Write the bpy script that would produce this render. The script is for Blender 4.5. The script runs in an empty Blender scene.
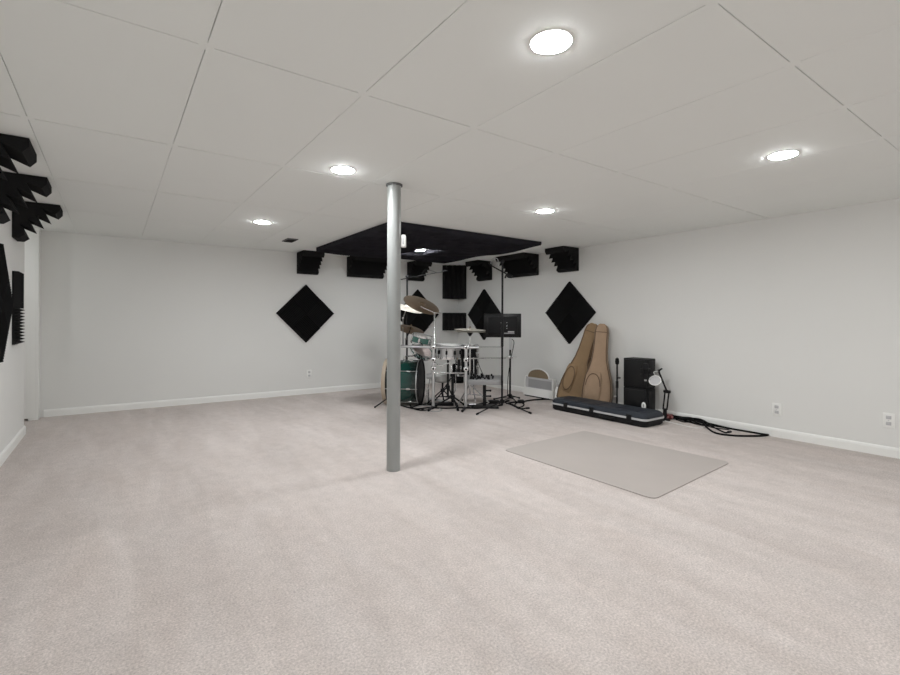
import bpy, bmesh, math, random
from mathutils import Vector, Matrix, Euler, noise
random.seed(7)
SC = bpy.context.scene
COL = SC.collection
PI = math.pi

# ------------------------------------------------------------------ room & camera numbers (metres)
F_PX, YAW, HORIZON, ROLL = 472.2, -0.6196, 321.17, 0.0033
H = 1.0906
CZ = 2.0906
XR, YB, XL, YF = 5.14, 6.947, -0.69, -3.3
AX = Vector((math.cos(YAW), -math.sin(YAW)))
BX = Vector((math.sin(YAW), math.cos(YAW)))
RIGHT = Vector((AX[0], BX[0], 0))     # camera right in room coordinates
FWD = Vector((AX[1], BX[1], 0))       # camera forward
UP = Vector((0, 0, 1))
EYE = Vector((0, 0, H))


def ray(px, py):
    c, s = math.cos(ROLL), math.sin(ROLL)
    u, v = px - 450, py - HORIZON
    x, y = c * u + s * v, -s * u + c * v
    return RIGHT * (x / F_PX) + FWD - UP * (y / F_PX)


def at(px, py, d):
    return EYE + ray(px, py) * d


def on_z(px, py, z=0.0):
    r = ray(px, py)
    return EYE + r * ((z - H) / r.z)


def on_x(px, py, x):
    r = ray(px, py)
    return EYE + r * (x / r.x)


def cf(r, d, z):
    """direction given as right / away / up of the viewing direction"""
    return (RIGHT * r + FWD * d + UP * z).normalized()


# ------------------------------------------------------------------ materials
def new_mat(name):
    m = bpy.data.materials.new(name)
    m.use_nodes = True
    nt = m.node_tree
    return m, nt, nt.nodes['Principled BSDF']


def mat(name, col, rough=0.5, metal=0.0, var=0.06, scale=30.0, bump=0.0, bump_scale=200.0, coat=0.0, emit=0.0, spec=None):
    m, nt, b = new_mat(name)
    tc = nt.nodes.new('ShaderNodeTexCoord')
    n = nt.nodes.new('ShaderNodeTexNoise')
    n.inputs['Scale'].default_value = scale
    n.inputs['Detail'].default_value = 4
    nt.links.new(tc.outputs['Object'], n.inputs['Vector'])
    mx = nt.nodes.new('ShaderNodeMix')
    mx.data_type = 'RGBA'
    mx.inputs[6].default_value = (*[c * (1 - var) for c in col], 1)
    mx.inputs[7].default_value = (*[min(1, c * (1 + var)) for c in col], 1)
    nt.links.new(n.outputs['Fac'], mx.inputs[0])
    nt.links.new(mx.outputs[2], b.inputs['Base Color'])
    b.inputs['Roughness'].default_value = rough
    b.inputs['Metallic'].default_value = metal
    if coat:
        b.inputs['Coat Weight'].default_value = coat
    if spec is not None:
        b.inputs['Specular IOR Level'].default_value = spec
    if bump:
        n2 = nt.nodes.new('ShaderNodeTexNoise')
        n2.inputs['Scale'].default_value = bump_scale
        nt.links.new(tc.outputs['Object'], n2.inputs['Vector'])
        bp = nt.nodes.new('ShaderNodeBump')
        bp.inputs['Strength'].default_value = bump
        bp.inputs['Distance'].default_value = 0.004
        nt.links.new(n2.outputs['Fac'], bp.inputs['Height'])
        nt.links.new(bp.outputs['Normal'], b.inputs['Normal'])
    if emit:
        b.inputs['Emission Color'].default_value = (0.97, 0.99, 1.0, 1)
        b.inputs['Emission Strength'].default_value = emit
    return m


def carpet_mat():
    m, nt, b = new_mat('carpet')
    L = nt.links.new
    N = nt.nodes.new
    tc = N('ShaderNodeTexCoord')
    # broad vacuum strokes: bands running in directions picked per patch
    warp = N('ShaderNodeTexNoise'); warp.inputs['Scale'].default_value = 1.1; warp.inputs['Detail'].default_value = 2
    L(tc.outputs['Object'], warp.inputs['Vector'])
    strokes = []
    for ang, sc in ((0.35, 2.1), (1.25, 1.7), (-0.7, 2.4)):
        mp = N('ShaderNodeMapping')
        mp.inputs['Rotation'].default_value = (0, 0, ang)
        mp.inputs['Scale'].default_value = (sc * 1.5, sc * 0.32, 1)
        L(tc.outputs['Object'], mp.inputs['Vector'])
        n = N('ShaderNodeTexNoise'); n.inputs['Scale'].default_value = 1.6; n.inputs['Detail'].default_value = 3
        n.inputs['Distortion'].default_value = 0.6
        L(mp.outputs[0], n.inputs['Vector'])
        strokes.append(n)
    m1 = N('ShaderNodeMix'); m1.data_type = 'FLOAT'
    r1 = N('ShaderNodeMapRange'); r1.inputs[1].default_value = .42; r1.inputs[2].default_value = .58
    L(warp.outputs['Fac'], r1.inputs[0]); L(r1.outputs[0], m1.inputs[0])
    L(strokes[0].outputs['Fac'], m1.inputs[2]); L(strokes[1].outputs['Fac'], m1.inputs[3])
    add = N('ShaderNodeMath'); add.operation = 'ADD'
    L(m1.outputs[0], add.inputs[0]); L(strokes[2].outputs['Fac'], add.inputs[1])
    rr = N('ShaderNodeMapRange'); rr.inputs[1].default_value = .75; rr.inputs[2].default_value = 1.25
    L(add.outputs[0], rr.inputs[0])
    c1 = N('ShaderNodeMix'); c1.data_type = 'RGBA'
    c1.inputs[6].default_value = (0.577, 0.516, 0.488, 1)
    c1.inputs[7].default_value = (0.63, 0.574, 0.55, 1)
    L(rr.outputs[0], c1.inputs[0])
    fine = N('ShaderNodeTexNoise'); fine.inputs['Scale'].default_value = 120; fine.inputs['Detail'].default_value = 5
    fine.inputs['Roughness'].default_value = .7
    L(tc.outputs['Object'], fine.inputs['Vector'])
    fr = N('ShaderNodeMapRange'); fr.inputs[1].default_value = .3; fr.inputs[2].default_value = .7
    fr.inputs[3].default_value = .68; fr.inputs[4].default_value = 1.27
    L(fine.outputs['Fac'], fr.inputs[0])
    # clumps of pile and thin vacuum / foot tracks
    cl = N('ShaderNodeTexNoise'); cl.inputs['Scale'].default_value = 16; cl.inputs['Detail'].default_value = 6
    cl.inputs['Roughness'].default_value = .65
    L(tc.outputs['Object'], cl.inputs['Vector'])
    clr = N('ShaderNodeMapRange'); clr.inputs[1].default_value = .3; clr.inputs[2].default_value = .7
    clr.inputs[3].default_value = .93; clr.inputs[4].default_value = 1.06
    L(cl.outputs['Fac'], clr.inputs[0])
    prod = clr
    for ang, sc in ((.55, 1.0), (-.25, 1.2), (1.45, .9)):
        mp = N('ShaderNodeMapping')
        mp.inputs['Rotation'].default_value = (0, 0, ang)
        mp.inputs['Scale'].default_value = (sc * 2.6, sc * .45, 1)
        L(tc.outputs['Object'], mp.inputs['Vector'])
        n = N('ShaderNodeTexNoise'); n.inputs['Scale'].default_value = 1.0; n.inputs['Detail'].default_value = 1.5
        L(mp.outputs[0], n.inputs['Vector'])
        sb_ = N('ShaderNodeMath'); sb_.operation = 'SUBTRACT'; sb_.inputs[1].default_value = .5
        L(n.outputs['Fac'], sb_.inputs[0])
        st_ = N('ShaderNodeMapRange'); st_.inputs[1].default_value = -.012; st_.inputs[2].default_value = .012
        st_.inputs[3].default_value = .982; st_.inputs[4].default_value = 1.013
        L(sb_.outputs[0], st_.inputs[0])
        pm = N('ShaderNodeMath'); pm.operation = 'MULTIPLY'
        L(prod.outputs[0], pm.inputs[0]); L(st_.outputs[0], pm.inputs[1])
        prod = pm
    fm = N('ShaderNodeMath'); fm.operation = 'MULTIPLY'
    L(fr.outputs[0], fm.inputs[0]); L(prod.outputs[0], fm.inputs[1])
    mul = N('ShaderNodeVectorMath'); mul.operation = 'SCALE'
    L(c1.outputs[2], mul.inputs[0]); L(fm.outputs[0], mul.inputs['Scale'])
    L(mul.outputs[0], b.inputs['Base Color'])
    b.inputs['Roughness'].default_value = 1.0
    b.inputs['Specular IOR Level'].default_value = 0.1
    bp = N('ShaderNodeBump'); bp.inputs['Strength'].default_value = .5; bp.inputs['Distance'].default_value = .008
    L(fine.outputs['Fac'], bp.inputs['Height']); L(bp.outputs[0], b.inputs['Normal'])
    return m


M = dict(
    wall=mat('wall_paint', (0.755, 0.758, 0.742), 0.75, var=.015, scale=2.5, bump=.05, bump_scale=120),
    ceil=mat('ceiling_paint', (0.797, 0.818, 0.80), 0.85, var=.01, scale=3, bump=.05, bump_scale=90),
    white=mat('white_trim_paint', (0.86, 0.865, 0.845), 0.45, var=.01),
    carpet=carpet_mat(),
    matp=mat('chair_mat_vinyl', (0.445, 0.405, 0.382), 0.9, var=.05, scale=3, spec=.15),
    pole=mat('pole_grey_paint', (0.285, 0.295, 0.29), 0.33, var=.02, bump=.05, bump_scale=60),
    foam=mat('charcoal_foam', (0.0165, 0.0165, 0.0168), 1.0, var=.15, scale=60, spec=.12),
    foamb=mat('black_violet_foam', (0.022, 0.0212, 0.026), 1.0, var=.35, scale=9, spec=.12),
    black=mat('black_plastic', (0.010, 0.010, 0.011), 0.55, var=.1, spec=.22),
    blackm=mat('black_metal', (0.011, 0.011, 0.012), 0.45, metal=.0, var=.1, spec=.22),
    rubber=mat('black_rubber', (0.009, 0.009, 0.009), 0.9, var=.1, spec=.12),
    chrome=mat('chrome', (0.78, 0.79, 0.80), 0.14, metal=1.0, var=.02),
    steel=mat('brushed_steel', (0.62, 0.63, 0.64), 0.32, metal=.9, var=.03),
    green=mat('green_lacquer', (0.012, 0.085, 0.07), 0.2, var=.35, scale=7, coat=.3),
    greenl=mat('pale_green_lacquer', (0.05, 0.15, 0.125), 0.2, var=.3, scale=9, coat=.6),
    hoopw=mat('maple_hoop', (0.42, 0.345, 0.27), 0.4, var=.12, scale=14),
    head=mat('drum_head', (0.72, 0.71, 0.69), 0.5, var=.03),
    headp=mat('pinkish_drum_head', (0.50, 0.42, 0.40), 0.5, var=.06),
    bronze=mat('bronze_cymbal', (0.27, 0.205, 0.14), 0.42, metal=.6, var=.12, scale=12),
    brass=mat('pale_bronze', (0.50, 0.47, 0.41), 0.55, metal=.2, var=.06),
    tan=mat('tan_canvas', (0.285, 0.19, 0.105), 0.85, var=.12, scale=14, bump=.2, bump_scale=400),
    tan2=mat('tan_canvas_light', (0.365, 0.255, 0.17), 0.85, var=.12, scale=14, bump=.2, bump_scale=400),
    tand=mat('brown_piping', (0.12, 0.075, 0.042), 0.7, var=.1),
    tano=mat('brown_gusset', (0.245, 0.145, 0.075), 0.8, var=.12),
    tano2=mat('grey_tan_gusset', (0.30, 0.235, 0.175), 0.8, var=.1),
    slate=mat('slate_blue_shell', (0.030, 0.035, 0.045), 0.5, var=.1, bump=.15, bump_scale=300, spec=.22),
    grey=mat('mid_grey_plastic', (0.33, 0.33, 0.335), 0.5, var=.04),
    lgrey=mat('pale_grey_plastic', (0.52, 0.52, 0.53), 0.45, var=.03),
    seat=mat('grey_vinyl', (0.36, 0.355, 0.34), 0.6, var=.1, scale=16),
    brown=mat('brown_felt', (0.22, 0.165, 0.105), 0.8, var=.1),
    red=mat('dark_red_metal', (0.16, 0.028, 0.03), 0.4, var=.1),
    pink=mat('pale_red_plastic', (0.55, 0.26, 0.25), 0.5, var=.06),
    dark=mat('dark_gap', (0.02, 0.02, 0.02), 0.9, var=.05),
    screen=mat('glossy_black', (0.012, 0.012, 0.0125), 0.3, var=.05, spec=.22),
    lens=mat('lamp_diffuser', (0.9, 0.9, 0.9), 0.6, emit=246.0),
    lens_soft=mat('lamp_diffuser_soft', (0.9, 0.9, 0.9), 0.6, emit=178.0),
    lens_strong=mat('lamp_diffuser_strong', (0.9, 0.9, 0.9), 0.6, emit=330.0),

    vent=mat('dark_vent', (0.10, 0.10, 0.10), 0.6, var=.05),
)


# ------------------------------------------------------------------ mesh builder
class MB:
    def __init__(self):
        self.bm = bmesh.new()

    def box(self, c, s, R=None, bev=0.0, seg=2):
        r = bmesh.ops.create_cube(self.bm, size=1.0)
        vs = r['verts']
        if bev:
            es = list({e for v in vs for e in v.link_edges})
            for v in vs:
                v.co = Vector((v.co.x * s[0], v.co.y * s[1], v.co.z * s[2]))
            rb = bmesh.ops.bevel(self.bm, geom=es, offset=bev, segments=seg, profile=.5, affect='EDGES')
            vs = list({v for f in rb['faces'] for v in f.verts} | {v for v in vs if v.is_valid})
        else:
            for v in vs:
                v.co = Vector((v.co.x * s[0], v.co.y * s[1], v.co.z * s[2]))
        for v in vs:
            v.co = (R @ v.co if R else v.co) + Vector(c)
        return self

    def rod(self, p0, p1, r0, r1=None, n=14):
        p0, p1 = Vector(p0), Vector(p1)
        r1 = r0 if r1 is None else r1
        q = (p1 - p0).to_track_quat('Z', 'Y')
        a = [self.bm.verts.new(p0 + q @ Vector((r0 * math.cos(2 * PI * k / n), r0 * math.sin(2 * PI * k / n), 0))) for k in range(n)]
        b = [self.bm.verts.new(p1 + q @ Vector((r1 * math.cos(2 * PI * k / n), r1 * math.sin(2 * PI * k / n), 0))) for k in range(n)]
        for k in range(n):
            self.bm.faces.new((a[k], a[(k + 1) % n], b[(k + 1) % n], b[k]))
        self.bm.faces.new(a[::-1]); self.bm.faces.new(b)
        return self

    def tube(self, pts, r, n=8, closed=False):
        pts = [Vector(p) for p in pts]
        rings = []
        N = len(pts)
        prev = None
        for i, p in enumerate(pts):
            if closed:
                t = pts[(i + 1) % N] - pts[i - 1]
            else:
                t = pts[min(i + 1, N - 1)] - pts[max(i - 1, 0)]
            t.normalize()
            if prev is None:
                ref = Vector((0, 0, 1)) if abs(t.z) < .9 else Vector((1, 0, 0))
                u = t.cross(ref).normalized()
            else:
                u = (prev - t * prev.dot(t)).normalized()
            prev = u
            v = t.cross(u)
            rings.append([self.bm.verts.new(p + (u * math.cos(2 * PI * k / n) + v * math.sin(2 * PI * k / n)) * r) for k in range(n)])
        for i in range(N if closed else N - 1):
            a, b = rings[i], rings[(i + 1) % N]
            for k in range(n):
                self.bm.faces.new((a[k], a[(k + 1) % n], b[(k + 1) % n], b[k]))
        if not closed:
            self.bm.faces.new(rings[0][::-1]); self.bm.faces.new(rings[-1])
        return self

    def lathe(self, prof, origin, axis=(0, 0, 1), n=32):
        """prof: list of (radius, height) along the axis"""
        q = Vector(axis).normalized().to_track_quat('Z', 'Y')
        o = Vector(origin)
        rings = []
        for r, h in prof:
            if r < 1e-6:
                rings.append([self.bm.verts.new(o + q @ Vector((0, 0, h)))])
            else:
                rings.append([self.bm.verts.new(o + q @ Vector((r * math.cos(2 * PI * k / n), r * math.sin(2 * PI * k / n), h))) for k in range(n)])
        for a, b in zip(rings[:-1], rings[1:]):
            if len(a) == 1 and len(b) == 1:
                continue
            for k in range(n):
                k2 = (k + 1) % n
                if len(a) == 1:
                    self.bm.faces.new((a[0], b[k2], b[k]))
                elif len(b) == 1:
                    self.bm.faces.new((a[k], a[k2], b[0]))
                else:
                    self.bm.faces.new((a[k], a[k2], b[k2], b[k]))
        return self

    def prism(self, poly, ext):
        ext = Vector(ext)
        a = [self.bm.verts.new(Vector(p)) for p in poly]
        b = [self.bm.verts.new(Vector(p) + ext) for p in poly]
        n = len(a)
        self.bm.faces.new(a[::-1]); self.bm.faces.new(b)
        for k in range(n):
            self.bm.faces.new((a[k], a[(k + 1) % n], b[(k + 1) % n], b[k]))
        return self

    def ball(self, c, r, sc=(1, 1, 1), n=14):
        res = bmesh.ops.create_uvsphere(self.bm, u_segments=n, v_segments=max(6, n // 2), radius=r)
        for v in res['verts']:
            v.co = Vector((v.co.x * sc[0], v.co.y * sc[1], v.co.z * sc[2])) + Vector(c)
        return self

    def loft(self, rings, caps=True):
        rs = [[self.bm.verts.new(Vector(p)) for p in ring] for ring in rings]
        n = len(rs[0])
        for a, b in zip(rs[:-1], rs[1:]):
            for k in range(n):
                self.bm.faces.new((a[k], a[(k + 1) % n], b[(k + 1) % n], b[k]))
        if caps:
            self.bm.faces.new(rs[0][::-1]); self.bm.faces.new(rs[-1])
        return self

    def build(self, name, m, parent=None, smooth=35, origin=None):
        bm = self.bm
        bmesh.ops.recalc_face_normals(bm, faces=bm.faces)
        if origin is None:
            if parent is not None:
                origin = world_loc(parent)
            else:
                cs = [v.co for v in bm.verts]
                origin = Vector(((min(c.x for c in cs) + max(c.x for c in cs)) / 2,
                                 (min(c.y for c in cs) + max(c.y for c in cs)) / 2, min(c.z for c in cs)))
        for v in bm.verts:
            v.co -= origin
        me = bpy.data.meshes.new(name)
        bm.to_mesh(me); bm.free()
        if smooth:
            me.polygons.foreach_set('use_smooth', [True] * len(me.polygons))
            me.set_sharp_from_angle(angle=math.radians(smooth))
        o = bpy.data.objects.new(name, me)
        COL.objects.link(o)
        me.materials.append(m if not isinstance(m, str) else M[m])
        if parent is not None:
            o.parent = parent
            o.location = origin - world_loc(parent)
            o['_w'] = tuple(origin)
        else:
            o.location = origin
            o['_w'] = tuple(origin)
        return o


def world_loc(o):
    return Vector(o['_w'])


def thing(name, label, cat, loc, group=None):
    o = bpy.data.objects.new(name, None)
    o.empty_display_size = .1
    COL.objects.link(o)
    o.location = Vector(loc)
    o['_w'] = tuple(Vector(loc))
    tag(o, label, cat, group)
    return o


def tag(o, label, cat, group=None):
    o['label'] = label
    o['category'] = cat
    if group:
        o['group'] = group
    return o


def struct(o):
    o['kind'] = 'structure'
    return o


def spline(pts, k=8, closed=False):
    pts = [Vector(p) for p in pts]
    out = []
    n = len(pts)
    for i in range(n if closed else n - 1):
        if closed:
            p0, p1, p2, p3 = pts[i - 1], pts[i], pts[(i + 1) % n], pts[(i + 2) % n]
        else:
            p0, p1, p2, p3 = pts[max(i - 1, 0)], pts[i], pts[i + 1], pts[min(i + 2, n - 1)]
        for j in range(k):
            t = j / k
            out.append(.5 * ((2 * p1) + (p2 - p0) * t + (2 * p0 - 5 * p1 + 4 * p2 - p3) * t * t + (3 * p1 - p0 - 3 * p2 + p3) * t ** 3))
    if not closed:
        out.append(pts[-1])
    return out


# ------------------------------------------------------------------ room shell
T = .12
fl = MB().box(((XL - 1.2 + XR) / 2, (YF + YB) / 2, -.05), (XR - XL + 1.2 + 2 * T, YB - YF + 2 * T, .1)).build('floor', 'carpet', smooth=0)
struct(fl)
struct(MB().box(((XL + XR) / 2 - .6, YB + T / 2, CZ / 2), (XR - XL + 1.2 + 2 * T, T, CZ + .1)).build('wall_back', 'wall', smooth=0))
struct(MB().box((XR + T / 2, (YF + YB) / 2, CZ / 2), (T, YB - YF + 2 * T, CZ + .1)).build('wall_right', 'wall', smooth=0))
struct(MB().box(((XL + XR) / 2, YF - T / 2, CZ / 2), (XR - XL + 2 * T, T, CZ + .1)).build('wall_front', 'wall', smooth=0))
YD = 6.03          # the left wall stops here at a doorway
struct(MB().box((XL - T / 2, (YF + YD) / 2, CZ / 2), (T, YD - YF, CZ + .1)).build('wall_left', 'wall', smooth=0))
struct(MB().box((XL - 1.2 - T / 2, (YD + YB) / 2 - .2, CZ / 2), (T, YB - YD + .6, CZ + .1)).build('wall_closet', 'wall', smooth=0))
struct(MB().box((XL - T - .55, YD - .04, CZ / 2), (1.1, .08, CZ + .1)).build('wall_return', 'wall', smooth=0))
struct(MB().box((XL - .40, 6.80, CZ / 2 + .012), (.80, .045, CZ - .024), bev=.004).build('door_1', 'white'))
struct(MB().box((XL - .012, 6.862, CZ / 2), (.085, .165, CZ), bev=.006).build('trim_1', 'white'))


def baseboard(name, a, b, n):
    a, b, n = Vector(a), Vector(b), Vector(n)
    prof = [(0, 0), (.014, 0), (.014, .060), (.011, .072), (.006, .080), (0, .083)]
    return struct(MB().prism([a + n * u + UP * v for u, v in prof], b - a).build(name, 'white', smooth=0))


baseboard('baseboard_back', (XL + .06, YB, 0), (XR, YB, 0), (0, -1, 0))
baseboard('baseboard_right', (XR, YF, 0), (XR, YB - .014, 0), (-1, 0, 0))
baseboard('baseboard_left', (XL, YF, 0), (XL, YD, 0), (1, 0, 0))
baseboard('baseboard_front', (XL + .014, YF, 0), (XR - .014, YF, 0), (0, 1, 0))

# ceiling: 2 x 4 ft lay-in panels with thin gaps; white pads close the gaps at the crossings
TA0, TDA, TB0, TDB = .2743, .6224, -.479, 1.2004
cm = MB()
CX0, CX1, CY0, CY1 = XL - 1.3, XR + .1, YF - .1, YB + .1
cm.box(((CX0 + CX1) / 2, (CY0 + CY1) / 2, CZ + .05), (CX1 - CX0, CY1 - CY0, .07))
GX = .0013


def gap_y(y):
    return .0015 if -1 < y < 1.2 else (.0032 if y < 2.5 else .0048)


xs = [CX0] + [TA0 + TDA * j for j in range(-6, 9) if CX0 < TA0 + TDA * j < CX1] + [CX1]
ys = [CY0] + [TB0 + TDB * i for i in range(-6, 9) if CY0 < TB0 + TDB * i < CY1] + [CY1]
rt = random.Random(3)
for x0, x1 in zip(xs[:-1], xs[1:]):
    for y0, y1 in zip(ys[:-1], ys[1:]):
        gx = GX * rt.uniform(.6, 1.3); gy0 = gap_y(y0) * rt.uniform(.6, 1.3); gy1 = gap_y(y1) * rt.uniform(.6, 1.3)
        dz = rt.uniform(0, .0012)
        cm.box(((x0 + x1) / 2, (y0 + gy0 + y1 - gy1) / 2, CZ + .010 + dz), (x1 - x0 - 2 * gx, y1 - y0 - gy0 - gy1, .020), bev=.0012, seg=1)
for x in xs[1:-1]:
    for y in ys[1:-1]:
        cm.box((x, y, CZ + .008), (.052, .052, .0150))
struct(cm.build('ceiling', 'ceil', smooth=0))

# ------------------------------------------------------------------ support pole and its box
PX, PY = 1.672, 3.052
pole = thing('support_pole', 'round grey painted steel pole standing floor to ceiling in the open room', 'pole', (PX, PY, 0))
MB().lathe([(.0495, 0.0), (.0495, CZ - .012)], (PX, PY, 0), n=48).build('shaft', 'pole', pole)
MB().lathe([(0, CZ - .014), (.060, CZ - .014), (.060, CZ - .002), (0, CZ - .002)], (PX, PY, 0), n=40).build('top_plate', 'vent', pole)
bc = at(403.4, 241.3, 3.47)
pb = thing('junction_box', 'small white plastic box clipped to the side of the grey support pole', 'box', bc)
Rz = Matrix.Rotation(math.atan2(RIGHT.y, RIGHT.x), 3, 'Z')
MB().box(bc, (.036, .055, .088), Rz, bev=.006).build('cover', 'white', pb)
MB().box(bc - RIGHT * .0 - FWD * .0285, (.012, .004, .05), Rz, bev=.001).build('switch_bar', 'lgrey', pb)

# ------------------------------------------------------------------ ceiling lights
def downlight(x, y, label, z=CZ, r=.072, lens='lens'):
    t = thing('recessed_light', label, 'ceiling light', (x, y, z), 'round recessed ceiling lights')
    MB().lathe([(r, .004), (r + .009, .004), (r + .009, -.001), (r + .006, -.0028), (r, -.003)], (x, y, z), n=48).build('trim_ring', 'white', t)
    MB().lathe([(0, -.0095), (r * .6, -.0085), (r * .9, -.006), (r, -.003), (r, 0.002), (0, .002)], (x, y, z), n=48).build('diffuser', lens, t)
    return t


downlight(1.273, 1.167, 'largest round recessed ceiling light, nearest the viewer at the top of the photo', lens='lens_soft')
downlight(1.238, 2.963, 'round recessed ceiling light just left of the top of the grey pole', lens='lens_strong')
downlight(1.227, 5.011, 'small recessed ceiling light farthest left, near the back wall', lens='lens_strong')
downlight(3.179, 2.982, 'small recessed ceiling light right of the pole, in front of the black canopy', lens='lens_strong')
downlight(3.257, 1.144, 'round recessed ceiling light at far right above the right wall')
for (x, y, w) in ((-.25, .15, 'left'), (.9, -1.3, 'middle'), (3.24, -.67, 'right')):  # added lamps out of view, placed to even out light on the near floor
    downlight(x, y, 'added recessed fill light, unseen in the row just behind the viewer, %s of three' % w, lens='lens_soft')
for (x, y, w) in ((.3, -2.35, 'left'), (3.24, -2.45, 'right')):  # two more added lamps, unseen, for fill from the rear
    downlight(x, y, 'added recessed fill light, unseen in the rear row far behind the viewer, %s of the two' % w)
downlight(-1.25, 6.42, 'small unseen fill light added in the recess behind the left wall doorway', r=.034)  # added lamp hidden by the left wall, brightens the far jamb and casing
downlight(3.40, 5.50, 'ceiling light showing through the cut in the black foam canopy over the drums', z=CZ - .03, r=.075)

vt = thing('ceiling_vent', 'small dark rectangular vent in the ceiling near the back wall', 'vent', (1.782, 5.921, CZ))
MB().box((1.782, 5.921, CZ - .004), (.13, .25, .012), bev=.003).build('frame', 'vent', vt)
vm = MB()
for k in range(6):
    vm.box((1.782, 5.921 - .09 + .036 * k, CZ - .011), (.10, .018, .006), Matrix.Rotation(.5, 3, 'X'))
vm.build('louvre', 'dark', vt, smooth=0)

# ------------------------------------------------------------------ acoustic foam
def wedge_tile(o, e1, e2, n, size, ridges=12, base=.012, h=.036):
    """flat square tile lying on a wall; ridges run along e1, repeat along e2"""
    o, e1, e2, n = Vector(o), Vector(e1), Vector(e2), Vector(n)
    p = size / ridges
    poly = [o, ]
    pts = [(0, 0), (0, base)]
    for k in range(ridges):
        pts += [((k + .5) * p, base + h), ((k + 1) * p, base)]
    pts.append((size, 0))
    return MB().prism([o + e2 * a + n * b for a, b in pts], e1 * size)


def diamond(center, wall_dir, n, label, side=.61):
    c, w, n = Vector(center), Vector(wall_dir), Vector(n)
    t = thing('acoustic_panel', label, 'acoustic panel', c, 'diamond foam panels')
    e1 = (w + UP).normalized(); e2 = (-w + UP).normalized()
    s = side / 2
    for i in (0, 1):
        for j in (0, 1):
            o = c + e1 * (s * (i - 1)) + e2 * (s * (j - 1))
            if (i + j) % 2:
                wedge_tile(o, e1, e2, n, s).build('foam_tile', 'foam', t, smooth=0)
            else:
                wedge_tile(o, e2, e1, n, s).build('foam_tile', 'foam', t, smooth=0)
    return t


g = .0015
diamond((2.325, YB - g, 1.197), (1, 0, 0), (0, -1, 0), 'black diamond foam panel alone on the back wall, left of the pole')
diamond((4.262, YB - g, 1.205), (1, 0, 0), (0, -1, 0), 'black diamond foam panel on the back wall behind the bronze cymbals')
diamond((XR - g, 6.185, 1.205), (0, 1, 0), (-1, 0, 0), 'black diamond foam panel partly hidden behind the monitor')
diamond((XR - g, 4.345, 1.213), (0, 1, 0), (-1, 0, 0), 'black diamond foam panel on the right wall above the tan gig bags')
diamond((XL + g, 4.62, 1.210), (0, 1, 0), (1, 0, 0), 'black diamond foam panel on the left wall at the photo edge')

t = thing('acoustic_panel', 'tall black foam panel on the left wall beside the white door casing', 'acoustic panel', (XL + g, 5.49, .88))
wedge_tile((XL + g, 5.335, .88), (0, 1, 0), (0, 0, 1), (1, 0, 0), .31, ridges=11).build('foam_tile', 'foam', t, smooth=0)
wedge_tile((XL + g, 5.645, 1.19), (0, 0, 1), (0, -1, 0), (1, 0, 0), .31, ridges=5, h=.03).build('foam_tile', 'foam', t, smooth=0)


def trap_profile(L=.31, e=.062, teeth=4, depth=.088):
    a = Vector((L, e)); b = Vector((e, L))
    a = Vector((L - .03, .082)); b = Vector((.082, L - .03))
    h = (b - a) / teeth
    nrm = Vector((1, 1)).normalized()
    pts = [(0, 0), (L, 0), (L, .045), tuple(a)]
    for k in range(teeth):
        m = a + h * (k + .5) - nrm * depth
        pts.append(tuple(m))
        pts.append(tuple(a + h * (k + 1)))
    pts += [(.045, L), (0, L)]
    return pts


def wall_trap(corner, along, out, length, label, L=.31):
    """triangular foam bass trap tucked in the joint of wall and ceiling"""
    c, al, ou = Vector(corner), Vector(along), Vector(out)
    c = c + ou * .001 - UP * .001
    k = MB().prism([c + ou * a - UP * b for a, b in trap_profile(L)], al * length)
    return tag(k.build('bass_trap', 'foam', smooth=0), label, 'acoustic foam', 'foam bass traps along the ceiling')


for x0, ln, lab in ((2.19, .305, 'short black foam bass trap on the back wall above the lone diamond panel'),
                    (2.97, .61, 'long black foam bass trap under the ceiling on the back wall, left of the pole'),
                    (4.056, .305, 'short black foam bass trap on the back wall just right of the pole')):
    wall_trap((x0, YB, CZ), (1, 0, 0), (0, -1, 0), ln, lab)
for y0, ln, lab in ((4.20, .33, 'short black foam bass trap on the right wall above the right diamond panel'),
                    (4.94, .62, 'long black foam bass trap on the right wall under the canopy edge'),
                    (6.00, .33, 'short black foam bass trap on the right wall nearest the room corner')):
    wall_trap((XR, y0, CZ), (0, 1, 0), (-1, 0, 0), ln, lab)
for y0, ln, lab in ((3.462, .32, 'spiky black foam bass trap on the left wall, nearest the viewer'),
                    (4.336, .30, 'spiky black foam bass trap on the left wall, middle of three'),
                    (5.32, .28, 'spiky black foam bass trap on the left wall beside the white door casing')):
    wall_trap((XL, y0, CZ), (0, 1, 0), (1, 0, 0), ln, lab)


def corner_trap(z0, z1, label):
    """upright ridged foam across the corner of back and right wall"""
    A = Vector((4.785, YB - .002)); B = Vector((XR - .002, 6.70)); C = Vector((XR - .002, YB - .002))
    nrm = Vector(((B - A).y, -(B - A).x)).normalized()
    if nrm.dot(C - A) > 0:
        nrm = -nrm
    pts = [C, A]
    nr = 5
    for k in range(nr):
        p = A.lerp(B, (k + .5) / nr) + nrm * .035
        q = A.lerp(B, (k + 1) / nr)
        pts += [p, q]
    return tag(MB().prism([(p.x, p.y, z0) for p in pts], (0, 0, z1 - z0)).build('corner_foam', 'foam', smooth=0), label, 'acoustic foam', 'upright foam in the room corner')


corner_trap(1.49, CZ - .002, 'tall upright black foam in the room corner, the upper of two')
corner_trap(.925, 1.24, 'short upright black foam in the room corner, below the tall one')

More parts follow.
